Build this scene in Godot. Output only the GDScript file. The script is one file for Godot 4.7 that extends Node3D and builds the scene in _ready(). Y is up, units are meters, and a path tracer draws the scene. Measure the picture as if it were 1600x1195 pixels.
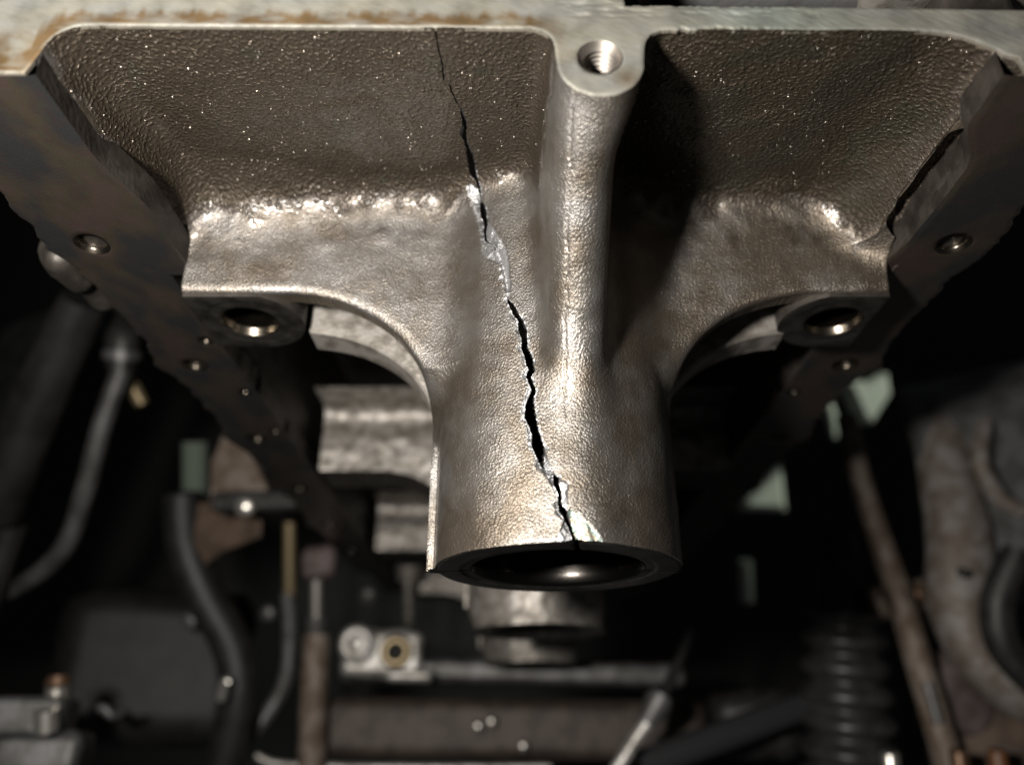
extends Node3D
# Underside of an engine block with a cracked main-bearing web, seen from below in an engine bay.
# Lengths in the code are millimetres (x right, h up, d away from the camera); they become metres on output.

const MM := 0.001
const PITCH := 24.8
const FOCAL := 1209.0
const TILT := 35.0            # the casting's skin is laid out on a grid tilted by this much
const BX := 12.7             # axis of the bearing bosses
const BD := 216.0
const BR := 34.0
const PAN := 132.0            # height of the oil pan rails
const PAD := 121.0            # height of the cap pads
const BOTTOM := 42.4          # lower face of the boss

var ct := cos(deg_to_rad(TILT))
var sn := sin(deg_to_rad(TILT))
var rear := false
var names := {}
var M := {}
var rng := RandomNumberGenerator.new()
var nz := {}
# the crack from the lower face of the boss up to the end flange: v, left lip, right lip
var crack := PackedFloat32Array([-69.33,14.27,15.32,-68.35,14.15,14.76,-66.7,13.4,14.21,-64.72,12.47,13.48,-63.43,11.49,13.15,-62.07,11.16,11.96,-59.98,11.22,11.9,-57.93,10.33,11.48,-56.16,10.23,11.21,-55.54,8.96,9.27,-54.98,7.58,7.97,-53.2,6.62,7.77,-50.26,5.29,7.83,-47.63,5.22,6.93,-45.82,4.6,6.4,-43.96,3.53,5.91,-41.25,3.69,5.53,-39.24,4.46,5.56,-37.64,5.14,6.12,-36.03,4.5,5.6,-34.42,3.75,4.85,-32.83,4.53,5.94,-31.3,3.88,5.55,-29.35,3.48,5.16,-27.84,2.64,4.13,-25.48,2.74,3.94,-23.1,2.02,3.88,-20.69,1.83,2.92,-19.49,0.61,2.04,-17.48,-0.35,0.97,-16.18,-1.06,0.07,-15.36,-1.31,-1.06,-13.29,-0.89,-0.71,-11.6,-2.22,-2.04,-9,-2.49,-2.31,-4.6,-3.66,-3.48,-1.01,-5.16,-4.97,-0.1,-6.73,-6.35,0.85,-8.1,-7.51,2.79,-8.39,-7.74,5.61,-8.19,-7.4,8.49,-9.33,-7.84,11.84,-9.39,-8.39,12.19,-9.45,-9.21,14.52,-9.71,-9.55,16.07,-10.22,-9.62,18.93,-10.99,-10.35,20.06,-12.3,-10.96,23.26,-12.89,-11.36,25.94,-12.92,-11.51,28.35,-13.3,-12.68,30.41,-14.44,-13.02,32.07,-13.24,-12.37,34.24,-13.55,-12.94,35.16,-13.57,-13.31,35.75,-14.3,-14.13,38.05,-15.42,-15.29,39.48,-15.89,-15.73,40.24,-17.15,-16.99,42.62,-16.86,-16.7,45.06,-17.34,-17.19,47.13,-17.38,-17.29])
var chips := [[Vector2(-13.9, 17.4), Vector2(-12.3, 17.9), Vector2(-10.1, 16.1), Vector2(-9.1, 11.8), Vector2(-11.3, 11.7), Vector2(-13.6, 14.1)], [Vector2(-8.2, 7.9), Vector2(-6.0, 5.2), Vector2(-1.8, -1.1), Vector2(-3.9, -2.0), Vector2(-6.3, -0.4), Vector2(-7.9, 1.5)], [Vector2(-8.6, 5.2), Vector2(-8.1, 0.4), Vector2(-5.2, -1.1), Vector2(-3.5, -3.3), Vector2(-2.7, -6.1), Vector2(-7.0, -4.4), Vector2(-9.0, -2.6)], [Vector2(-5.4, -0.7), Vector2(-1.8, -1.1), Vector2(-0.9, -5.4), Vector2(-0.5, -12.6), Vector2(-1.6, -13.7), Vector2(-2.3, -8.9), Vector2(-3.7, -4.5)], [Vector2(7.7, -50.3), Vector2(8.4, -51.9), Vector2(10.6, -56.0), Vector2(10.0, -58.5), Vector2(7.6, -55.3), Vector2(6.4, -53.2)], [Vector2(11.2, -56.6), Vector2(13.5, -57.2), Vector2(13.3, -63.2), Vector2(11.8, -63.7), Vector2(11.4, -60.1)], [Vector2(13.5, -62.8), Vector2(15.7, -63.5), Vector2(17.9, -65.1), Vector2(21.6, -69.3), Vector2(18.8, -69.5), Vector2(15.5, -69.4), Vector2(14.1, -66.5)], [Vector2(13.1, -64.0), Vector2(14.4, -69.2), Vector2(10.0, -69.7), Vector2(11.5, -67.2)], [Vector2(-10.9, 14.4), Vector2(-8.9, 9.5), Vector2(-7.5, 1.5), Vector2(-9.1, 1.5), Vector2(-10.6, 7.6), Vector2(-12.7, 12.5)]]


func _ready() -> void:
	rng.seed = 7
	camera_and_light()
	materials()
	block()
	engine_bay()


# ------------------------------------------------------------------ camera, light

func camera_and_light() -> void:
	var cam := Camera3D.new()
	cam.name = "camera"
	var attr := CameraAttributesPhysical.new()
	attr.frustum_focal_length = 24.3
	attr.frustum_focus_distance = 0.205
	attr.exposure_aperture = 5.3
	attr.frustum_near = 0.01
	attr.frustum_far = 20.0
	cam.attributes = attr
	add_child(cam)
	cam.fov = 2.0 * rad_to_deg(atan(597.5 / FOCAL))
	cam.near = 0.01
	cam.far = 20.0
	cam.rotation_degrees = Vector3(PITCH, 0, 0)
	cam.current = true

	var we := WorldEnvironment.new()
	we.name = "environment"
	var e := Environment.new()
	e.background_mode = Environment.BG_COLOR
	e.background_color = Color(0.02, 0.021, 0.022).linear_to_srgb()
	e.tonemap_mode = Environment.TONE_MAPPER_LINEAR
	e.tonemap_exposure = 1.0
	e.sdfgi_enabled = true
	e.ssao_enabled = true
	e.ssil_enabled = true
	we.environment = e
	add_child(we)

	# the work lamp held beside the camera, to its left
	var lamp := SpotLight3D.new()
	lamp.name = "work_lamp"
	lamp.position = Vector3(-90, 28, 5) * MM
	lamp.light_color = Color(1.0, 0.978, 0.945)
	lamp.light_energy = 0.235
	lamp.light_size = 0.014
	lamp.spot_range = 6.0
	lamp.spot_attenuation = 2.0
	lamp.spot_angle = 70.0
	lamp.spot_angle_attenuation = 0.6
	lamp.shadow_enabled = true
	add_child(lamp)
	lamp.look_at(Vector3(30, 95, -200) * MM)

	# added narrow spot, aimed to brighten the pale shapes in the gaps
	var gap_spot := SpotLight3D.new()
	gap_spot.name = "added_gap_spot"
	gap_spot.position = Vector3(1.3, 0.7, -0.1)
	gap_spot.light_color = Color(0.95, 1.0, 0.93)
	gap_spot.light_energy = 1.1
	gap_spot.light_size = 0.06
	gap_spot.spot_range = 6.0
	gap_spot.spot_attenuation = 2.0
	gap_spot.spot_angle = 7.5
	gap_spot.spot_angle_attenuation = 0.5
	gap_spot.shadow_enabled = true
	add_child(gap_spot)
	gap_spot.look_at(at(1330, 660, 900))


# ------------------------------------------------------------------ materials

func noise(freq: float, type := FastNoiseLite.TYPE_SIMPLEX_SMOOTH, octaves := 3, sd_ := 1) -> FastNoiseLite:
	var n := FastNoiseLite.new()
	n.seed = sd_
	n.noise_type = type
	n.frequency = freq
	n.fractal_octaves = octaves
	if octaves == 1:
		n.fractal_type = FastNoiseLite.FRACTAL_NONE
	return n


func tex(n: FastNoiseLite, side := 1024, ramp: Gradient = null) -> NoiseTexture2D:
	var t := NoiseTexture2D.new()
	t.width = side
	t.height = side
	t.seamless = true
	t.noise = n
	if ramp:
		t.color_ramp = ramp
	return t


func ramp(stops: Array) -> Gradient:
	var g := Gradient.new()
	var o := PackedFloat32Array()
	var c := PackedColorArray()
	for s in stops:
		o.append(s[0])
		c.append((s[1] as Color).linear_to_srgb())
	g.offsets = o
	g.colors = c
	return g


func mat(called: String, col: Color, metal: float, rough: float, bump: Texture2D = null, relief := 0.0, tile := 0.05, albedo: Texture2D = null) -> StandardMaterial3D:
	var m := StandardMaterial3D.new()
	m.resource_name = called
	m.albedo_color = col.linear_to_srgb()
	m.metallic = metal
	m.roughness = rough
	m.uv1_triplanar = true
	m.uv1_triplanar_sharpness = 8.0
	m.uv1_scale = Vector3.ONE / tile
	if albedo:
		m.albedo_texture = albedo
	if bump:
		m.heightmap_enabled = true
		m.heightmap_texture = bump
		m.heightmap_scale = relief * 0.1      # relief in mm
	M[called] = m
	return m


func materials() -> void:
	var n := noise(1.0 / 40.0, FastNoiseLite.TYPE_SIMPLEX_SMOOTH, 3, 3)
	n.domain_warp_enabled = true
	n.domain_warp_amplitude = 26.0
	n.domain_warp_frequency = 1.0 / 60.0
	var wrinkle := tex(n)
	var pit := tex(noise(1.0 / 26.0, FastNoiseLite.TYPE_SIMPLEX, 4, 9))
	var nodule := tex(noise(1.0 / 44.0, FastNoiseLite.TYPE_SIMPLEX_SMOOTH, 3, 12), 1024, ramp([[0.0, Color(0, 0, 0)], [0.5, Color(0.05, 0.05, 0.05)], [0.62, Color(0.2, 0.2, 0.2)], [0.85, Color(1, 1, 1)], [1.0, Color(1, 1, 1)]]))
	var grime := tex(noise(1.0 / 190.0, FastNoiseLite.TYPE_SIMPLEX_SMOOTH, 5, 21), 1024, ramp([[0.0, Color(0.35, 0.33, 0.3)], [0.45, Color(0.7, 0.68, 0.64)], [0.6, Color(0.95, 0.93, 0.9)], [1.0, Color(1, 1, 1)]]))
	var rust := tex(noise(1.0 / 150.0, FastNoiseLite.TYPE_SIMPLEX_SMOOTH, 5, 23), 1024, ramp([[0.0, Color(0.42, 0.34, 0.28)], [0.4, Color(0.6, 0.53, 0.47)], [0.62, Color(0.85, 0.84, 0.82)], [1.0, Color(1, 1, 1)]]))
	var smudge := tex(noise(1.0 / 120.0, FastNoiseLite.TYPE_SIMPLEX_SMOOTH, 4, 29), 512, ramp([[0.0, Color(0.55, 0.55, 0.55)], [0.5, Color(0.8, 0.8, 0.8)], [1.0, Color(1, 1, 1)]]))
	var m := mat("cast", Color(1, 1, 1), 0.85, 0.47, wrinkle, 0.185, 0.021)
	m.vertex_color_use_as_albedo = true
	m.roughness_texture = smudge
	m.roughness_texture_channel = BaseMaterial3D.TEXTURE_CHANNEL_RED
	m.clearcoat_enabled = true
	m.clearcoat = 0.3
	m.clearcoat_roughness = 0.2
	m = mat("rough_cast", Color(1, 1, 1), 0.5, 0.45, nodule, 0.5, 0.034)
	m.vertex_color_use_as_albedo = true
	m.clearcoat_enabled = true
	m.metallic_specular = 0.35
	m.clearcoat = 0.13
	m.clearcoat_roughness = 0.16
	mat("cast_rear", Color(0.26, 0.245, 0.23), 0.6, 0.5, wrinkle, 0.12, 0.05, grime)
	mat("brown_cast", Color(0.07, 0.056, 0.045), 0.6, 0.42, nodule, 0.3, 0.034)  # darker brown rough casting, for the side recess
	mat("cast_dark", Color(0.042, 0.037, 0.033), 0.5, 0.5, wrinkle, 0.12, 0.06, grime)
	m = mat("fracture", Color(1, 1, 1), 0.9, 0.42, pit, 0.12, 0.02)
	m.vertex_color_use_as_albedo = true
	m = mat("milled", Color(1, 1, 1), 0.75, 0.46, pit, 0.02, 0.05, smudge)
	m.vertex_color_use_as_albedo = true
	m = mat("rail", Color(1, 1, 1), 0.5, 0.42, pit, 0.07, 0.03)
	m.vertex_color_use_as_albedo = true
	m.roughness_texture = smudge
	m.roughness_texture_channel = BaseMaterial3D.TEXTURE_CHANNEL_RED
	m.clearcoat_enabled = true
	m.clearcoat = 0.3
	m.clearcoat_roughness = 0.2
	mat("bored", Color(0.15, 0.13, 0.105), 1.0, 0.27, pit, 0.015, 0.05)
	mat("oily", Color(0.03, 0.028, 0.026), 0.6, 0.35, pit, 0.02, 0.05, grime)
	mat("thread", Color(0.2, 0.18, 0.16), 0.9, 0.45)
	mat("glint_bead", Color(0.25, 0.22, 0.19), 0.9, 0.24)
	mat("dark_bore", Color(0.05, 0.046, 0.042), 1.0, 0.26, pit, 0.02, 0.04)  # darker version of the bored metal, for the boss bore
	mat("rubber", Color(0.013, 0.013, 0.0135), 0.0, 0.5, pit, 0.1, 0.08, grime)
	mat("housing_black", Color(0.014, 0.0135, 0.013), 0.2, 0.6, pit, 0.1, 0.15, grime)
	mat("gloss_black", Color(0.03, 0.03, 0.032), 0.1, 0.22, pit, 0.03, 0.1)
	mat("boot_rubber", Color(0.05, 0.05, 0.053), 0.25, 0.36, pit, 0.05, 0.1, grime)
	mat("black_steel", Color(0.035, 0.034, 0.034), 0.4, 0.5, pit, 0.1, 0.15, grime)
	mat("grey_steel", Color(0.13, 0.13, 0.135), 0.5, 0.5, pit, 0.1, 0.15, grime)
	mat("pale_alloy", Color(0.5, 0.49, 0.48), 0.6, 0.45, pit, 0.15, 0.1, grime)
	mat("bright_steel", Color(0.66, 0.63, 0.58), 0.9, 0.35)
	mat("rusty", Color(0.2, 0.165, 0.14), 0.3, 0.65, pit, 0.2, 0.12, rust)
	mat("brown", Color(0.09, 0.06, 0.043), 0.1, 0.7, pit, 0.1, 0.15, grime)
	mat("mauve", Color(0.1, 0.075, 0.075), 0.1, 0.7, pit, 0.1, 0.1, grime)
	mat("brass", Color(0.3, 0.235, 0.14), 0.7, 0.4, null, 0.0, 0.1)
	mat("copper", Color(0.12, 0.07, 0.042), 0.6, 0.45, null, 0.0, 0.1)
	mat("wall_pale", Color(0.1, 0.125, 0.1), 0.0, 0.9)
	mat("brown_black", Color(0.06, 0.045, 0.037), 0.2, 0.6, pit, 0.2, 0.15, grime)
	mat("rusty_grey", Color(0.21, 0.195, 0.185), 0.2, 0.65, pit, 0.2, 0.14, rust)
	mat("orange_paint", Color(0.11, 0.045, 0.016), 0.0, 0.5)
	m = mat("daylit_gap", Color(0.5, 0.51, 0.45), 0.0, 0.6)  # pale colour of the shapes added in place of daylit gaps
	m.backlight_enabled = true
	m.backlight = Color(0.3, 0.3, 0.3)
	mat("matt", Color(0.02, 0.019, 0.018), 0.0, 0.9)  # even near-black for the bulkhead and the insides of two holes
	nz.lump = noise(1.0 / 15.0, FastNoiseLite.TYPE_SIMPLEX_SMOOTH, 2, 31)
	nz.skin = noise(1.0 / 2.6, FastNoiseLite.TYPE_SIMPLEX_SMOOTH, 2, 32)
	nz.grain = noise(1.0 / 1.9, FastNoiseLite.TYPE_SIMPLEX_SMOOTH, 2, 33)
	nz.stain = noise(1.0 / 22.0, FastNoiseLite.TYPE_SIMPLEX_SMOOTH, 4, 34)
	nz.chip = noise(1.0 / 1.3, FastNoiseLite.TYPE_CELLULAR, 1, 35)
	(nz.chip as FastNoiseLite).cellular_return_type = FastNoiseLite.RETURN_CELL_VALUE
	nz.edge = noise(1.0 / 6.0, FastNoiseLite.TYPE_SIMPLEX, 3, 36)
	nz.lip = noise(1.0 / 3.0, FastNoiseLite.TYPE_SIMPLEX, 2, 37)
	nz.brush = noise(1.0 / 1.0, FastNoiseLite.TYPE_SIMPLEX, 2, 38)


# ------------------------------------------------------------------ names, things, parts

func numbered(called: String) -> String:
	names[called] = names.get(called, -1) + 1
	return called if names[called] == 0 else "%s_%03d" % [called, names[called]]


func label(o: Node3D, text: String, category: String, group := "") -> Node3D:
	o.set_meta("label", text)
	o.set_meta("category", category)
	if group:
		o.set_meta("group", group)
	return o


func thing(called: String, text: String, category: String, base: Vector3, group := "") -> Node3D:
	var o := Node3D.new()
	o.name = numbered(called)
	o.position = base
	add_child(o)
	return label(o, text, category, group)


# a mesh laid out in world metres becomes a part whose origin stays that of its thing
func part(under: Node3D, called: String, mesh: Mesh, material: String, text := "") -> MeshInstance3D:
	var o := MeshInstance3D.new()
	o.name = called
	o.mesh = mesh
	o.material_override = M[material]
	o.cast_shadow = GeometryInstance3D.SHADOW_CASTING_SETTING_ON
	var off := Vector3.ZERO
	var up: Node = under
	while up is Node3D and up != self:
		off += (up as Node3D).position
		up = up.get_parent()
	o.position = -off
	under.add_child(o, true)
	if text:
		o.set_meta("label", text)
	return o


func solo(called: String, text: String, category: String, mesh: Mesh, material: String, group := "") -> MeshInstance3D:
	var o := MeshInstance3D.new()
	o.name = numbered(called)
	o.mesh = mesh
	o.material_override = M[material]
	add_child(o)
	label(o, text, category, group)
	return o


# ------------------------------------------------------------------ shapes (metres)

func begin() -> SurfaceTool:
	var st := SurfaceTool.new()
	st.begin(Mesh.PRIMITIVE_TRIANGLES)
	return st


func sweep(points: Array, radii: Array, sides := 14, st: SurfaceTool = null) -> SurfaceTool:
	if st == null:
		st = begin()
	var pts: Array[Vector3] = []
	var rad: Array[float] = []
	var c := points.size()
	for i in c - 1:
		var p0: Vector3 = points[maxi(i - 1, 0)]
		var p3: Vector3 = points[mini(i + 2, c - 1)]
		for k in (6 if c > 2 else 1):
			var f := k / 6.0
			pts.append((points[i] as Vector3).cubic_interpolate(points[i + 1], p0, p3, f))
			rad.append(lerpf(radii[i], radii[i + 1], f) * MM)
	pts.append(points[c - 1])
	rad.append(radii[c - 1] * MM)
	var n := pts.size()
	var t := (pts[1] - pts[0]).normalized()
	var u := t.cross(Vector3(0.31, 0.2, 0.93)).normalized()
	var rings := []
	for i in n:
		t = (pts[mini(i + 1, n - 1)] - pts[maxi(i - 1, 0)]).normalized()
		u = (u - t * u.dot(t)).normalized()
		var w := t.cross(u)
		var ring := []
		for k in sides:
			var a := TAU * k / sides
			var dir := u * cos(a) + w * sin(a)
			ring.append([pts[i] + dir * rad[i], dir])
		rings.append(ring)
	for i in n - 1:
		for k in sides:
			var k2 := (k + 1) % sides
			quad(st, rings[i][k], rings[i + 1][k], rings[i + 1][k2], rings[i][k2])
	for e in [0, n - 1]:
		var nn: Vector3 = (pts[0] - pts[1]).normalized() if e == 0 else (pts[n - 1] - pts[n - 2]).normalized()
		for k in sides:
			var fan := [pts[e], rings[e][k][0], rings[e][(k + 1) % sides][0]]
			if (fan[1] - fan[0]).cross(fan[2] - fan[0]).dot(nn) > 0.0:
				fan.reverse()
			for q in fan:
				st.set_normal(nn)
				st.add_vertex(q)
	return st


func quad(st: SurfaceTool, a: Array, b: Array, c: Array, d: Array) -> void:
	# clockwise as seen from the side that the normals point to
	var turned: bool = ((b[0] - a[0]) as Vector3).cross(c[0] - a[0]).dot(a[1] + c[1]) + ((c[0] - a[0]) as Vector3).cross(d[0] - a[0]).dot(a[1] + c[1]) > 0.0
	for q in ([a, c, b, a, d, c] if turned else [a, b, c, a, c, d]):
		st.set_normal(q[1])
		st.add_vertex(q[0])


# turned shape: profile of (radius, along) in mm round an axis
func lathe(origin: Vector3, axis: Vector3, profile: Array, sides := 40, st: SurfaceTool = null, hard := false) -> SurfaceTool:
	if st == null:
		st = begin()
	axis = axis.normalized()
	var u := axis.cross(Vector3(0.3, 0.1, 0.95)).normalized()
	var w := axis.cross(u)
	var n := profile.size()
	for i in n - 1:
		var p: Vector2 = profile[i]
		var q: Vector2 = profile[i + 1]
		var s0 := (q - p).normalized()
		var s1 := s0
		if not hard:
			if i > 0:
				s0 = (s0 + (p - (profile[i - 1] as Vector2)).normalized()).normalized()
			if i < n - 2:
				s1 = (s1 + ((profile[i + 2] as Vector2) - q).normalized()).normalized()
		for k in sides:
			var c := []
			for e in [[p, s0, k], [q, s1, k], [q, s1, k + 1], [p, s0, k + 1]]:
				var a := TAU * (int(e[2]) % sides) / sides
				var dir := u * cos(a) + w * sin(a)
				c.append([origin + (dir * e[0].x + axis * e[0].y) * MM, (dir * e[1].y - axis * e[1].x).normalized()])
			quad(st, c[0], c[1], c[2], c[3])
	return st


# box with rounded edges, size and bevel in mm; bump makes its faces uneven
func soft_box(center: Vector3, basis: Basis, size: Vector3, bevel := 2.0, uneven := 0.0, st: SurfaceTool = null) -> SurfaceTool:
	if st == null:
		st = begin()
	var half := size * 0.5
	bevel = minf(bevel, minf(half.x, minf(half.y, half.z)) * 0.98)
	var inner := half - Vector3.ONE * bevel
	var steps := 8
	for face in 6:
		var ax := face % 3
		var sg := 1.0 if face < 3 else -1.0
		var grid := []
		for i in steps + 1:
			var row := []
			for j in steps + 1:
				var p := Vector3.ZERO
				p[ax] = sg * half[ax]
				p[(ax + 1) % 3] = side_at(i, steps, half[(ax + 1) % 3], bevel)
				p[(ax + 2) % 3] = side_at(j, steps, half[(ax + 2) % 3], bevel)
				var c := p.clamp(-inner, inner)
				var nrm := (p - c).normalized()
				p = c + nrm * bevel
				if uneven > 0.0:
					p += nrm * uneven * (nz.edge as FastNoiseLite).get_noise_3dv(p * 0.4 + center * 900.0)
				row.append([center + basis * p * MM, basis * nrm])
			grid.append(row)
		for i in steps:
			for j in steps:
				quad(st, grid[i][j], grid[i][j + 1], grid[i + 1][j + 1], grid[i + 1][j])
	return st


func side_at(i: int, steps: int, half: float, bevel: float) -> float:
	var k := [-1.0, -0.55, 0.0]
	if i <= 2:
		return -half + bevel * (1.0 + k[i])
	if i >= steps - 2:
		return half - bevel * (1.0 + k[steps - i])
	return lerpf(-half + bevel, half - bevel, (i - 2.0) / (steps - 4.0))


# flat plate cut to an outline (mm, in the plane of u and w round centre), with a chamfered rim
func plate(center: Vector3, u: Vector3, w: Vector3, outline: Array, thick: float, chamfer := 1.0, st: SurfaceTool = null) -> SurfaceTool:
	if st == null:
		st = begin()
	u = u.normalized()
	w = (w - u * w.dot(u)).normalized()
	var f := u.cross(w)
	var poly := PackedVector2Array(outline)
	if Geometry2D.is_polygon_clockwise(poly):
		poly.reverse()
	var small := Geometry2D.offset_polygon(poly, -chamfer)
	var inner: PackedVector2Array = small[0] if small.size() else poly
	for side in [1.0, -1.0]:
		var tri := Geometry2D.triangulate_polygon(inner)
		if side > 0.0:
			tri.reverse()
		for k in tri:
			st.set_normal(f * side)
			st.add_vertex(center + (u * inner[k].x + w * inner[k].y + f * side * thick * 0.5) * MM)
	var n := poly.size()
	for i in n:
		var a := poly[i]
		var b := poly[(i + 1) % n]
		var out2 := Vector2(b.y - a.y, a.x - b.x).normalized()
		var o3 := u * out2.x + w * out2.y
		for s in [1.0, -1.0]:
			var z0: Vector3 = f * (s * (thick * 0.5 - chamfer))
			var nn: Vector3 = (o3 + f * s).normalized()
			var a2 := a - out2 * chamfer
			var b2 := b - out2 * chamfer
			var pa := center + (u * a.x + w * a.y + z0) * MM
			var pb := center + (u * b.x + w * b.y + z0) * MM
			var pc: Vector3 = center + (u * b2.x + w * b2.y + f * s * thick * 0.5) * MM
			var pd: Vector3 = center + (u * a2.x + w * a2.y + f * s * thick * 0.5) * MM
			quad(st, [pa, nn], [pb, nn], [pc, nn], [pd, nn])
		var q0 := center + (u * a.x + w * a.y - f * (thick * 0.5 - chamfer)) * MM
		var q1 := center + (u * b.x + w * b.y - f * (thick * 0.5 - chamfer)) * MM
		var q2 := center + (u * b.x + w * b.y + f * (thick * 0.5 - chamfer)) * MM
		var q3 := center + (u * a.x + w * a.y + f * (thick * 0.5 - chamfer)) * MM
		quad(st, [q0, o3], [q1, o3], [q2, o3], [q3, o3])
	return st


# ------------------------------------------------------------------ the casting's form (signed distance, mm)

func smin(a: float, b: float, k: float) -> float:
	var q := maxf(k - absf(a - b), 0.0) / k
	return minf(a, b) - q * q * k * 0.25


func form(x: float, h: float, d: float) -> float:
	var s: float
	if rear:
		s = (157.0 - h) * 0.985
		s = smin(s, 200.0 - 0.03 * (h - 121.0) + 0.35 * maxf(h - 138.0, 0.0) + clampf((97.0 - h) * 1.1, 0.0, 22.0) - d, 12.0)
	else:
		s = (146.0 - 0.01 * x + 0.17 * (d - 125.0) - h) * 0.985
		s = smin(s, 200.0 - 0.03 * (h - 121.0) + clampf((97.0 - h) * 1.1, 0.0, 22.0) - d, 15.0 + clampf((-45.0 - x) * 0.22, 0.0, 9.0))
		s = smin(s, x - (-107.0 + 0.35 * maxf(h - 132.0, 0.0)), 7.0)
		s = smin(s, (112.0 - 0.45 * maxf(h - 136.0, 0.0) + 1.5 * maxf(138.0 - h, 0.0)) - x, 16.0)
	var ex := x - BX
	var ed := d - BD
	s = smin(s, sqrt(ex * ex + ed * ed) - BR, 9.0)
	if not rear:
		var sl := maxf(h - 66.0, 0.0) / 36.5
		var ridge := (182.0 - maxf(h - 66.0, 0.0) * sl * 0.5 - d) / sqrt(1.0 + sl * sl)
		var q := smin(126.8 - 0.16 * (d - 125.0) - h, ridge, 10.0)
		var slim := smoothstep(126.0, 146.0, d)
		var w := lerpf(9.6, 7.6, slim)
		var into := q + w
		var rx := x - lerpf(19.4, 17.0, slim)
		var r := (sqrt(rx * rx + into * into) - w) if into > 0.0 else (absf(rx) - w + 0.1 * into)
		s = smin(s, r, 6.0)
	return minf(s, 217.0 - d)


# what of that skin is there: positive inside its outline (seen from the front)
func outline(x: float, h: float, d: float) -> float:
	var l: float
	var r: float
	if x < -70.0:
		l = h - PAD
	elif h > 83.0:
		l = (Vector2((x + 70.0) / 46.1, (h - 83.0) / 38.0).length() - 1.0) * 40.0
		if x > -23.9:
			l = maxf(l, x + 23.9)
	else:
		l = x + 23.9
	if x > 93.5:
		r = h - PAD
	elif h > 84.0:
		r = (Vector2((x - 93.5) / 46.75, (h - 84.0) / 37.0).length() - 1.0) * 40.0
		if x < 46.75:
			r = maxf(r, 46.75 - x)
	else:
		r = 46.75 - x
	var g := minf(minf(l, r), h - BOTTOM)
	if d < 215.5 and x > -100.0 and x < 115.0 and d < 196.0:
		pass
	# beside the arms the skin ends above the pan rails
	if x < -100.0 or x > 114.0 or d < 185.0 and absf(x - BX) > 50.0:
		var lift := clampf((d - 168.0) * 0.42, 0.0, 14.0)
		g = minf(g, maxf(h - PAN - 0.6 - lift, 0.0 if false else minf(x + 100.0, 114.0 - x)))
	return g


func arch_gap(x: float, h: float) -> float:
	if h < 83.0:
		return minf(x + 23.9, 46.75 - x) + (83.0 - h) * 0.4
	if x < BX:
		if x < -70.0:
			return h - PAD
		return (Vector2((x + 70.0) / 46.1, (h - 83.0) / 38.0).length() - 1.0) * 40.0
	if x > 93.5:
		return h - PAD
	return (Vector2((x - 93.5) / 46.75, (h - 84.0) / 37.0).length() - 1.0) * 40.0


func point(u: float, v: float, t: float) -> Vector3:
	return Vector3(u, v * ct + t * sn, -v * sn + t * ct)


func world(p: Vector3) -> Vector3:
	return Vector3(p.x, p.y, -p.z) * MM


# depths of the skin on a grid: coarse march, then fine
func depths(u0: float, v0: float, nu: int, nv: int, cell: float) -> PackedFloat32Array:
	var cu := nu / 2 + 2
	var cv := nv / 2 + 2
	var co := PackedFloat32Array()
	co.resize(cu * cv)
	for j in cv:
		for i in cu:
			var u := u0 + i * cell * 2.0
			var v := v0 + j * cell * 2.0
			var t := 150.0
			if j > 0:
				t = co[(j - 1) * cu + i]
				if i > 0:
					t = minf(t, co[j * cu + i - 1])
				t = maxf(t - 8.0, 120.0)
			for k in 40:
				var s := form(u, v * ct + t * sn, -v * sn + t * ct)
				t += s
				if absf(s) < 0.02:
					break
			co[j * cu + i] = t
	var out := PackedFloat32Array()
	out.resize(nu * nv)
	for j in nv:
		var jj := j / 2
		var fj := (j % 2) * 0.5
		for i in nu:
			var k := jj * cu + i / 2
			var fi := (i % 2) * 0.5
			var t := lerpf(lerpf(co[k], co[k + 1], fi), lerpf(co[k + cu], co[k + cu + 1], fi), fj)
			if fi + fj > 0.0:
				var u := u0 + i * cell
				var v := v0 + j * cell
				t += form(u, v * ct + t * sn, -v * sn + t * ct)
				t += form(u, v * ct + t * sn, -v * sn + t * ct)
			out[j * nu + i] = t
	return out


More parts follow.
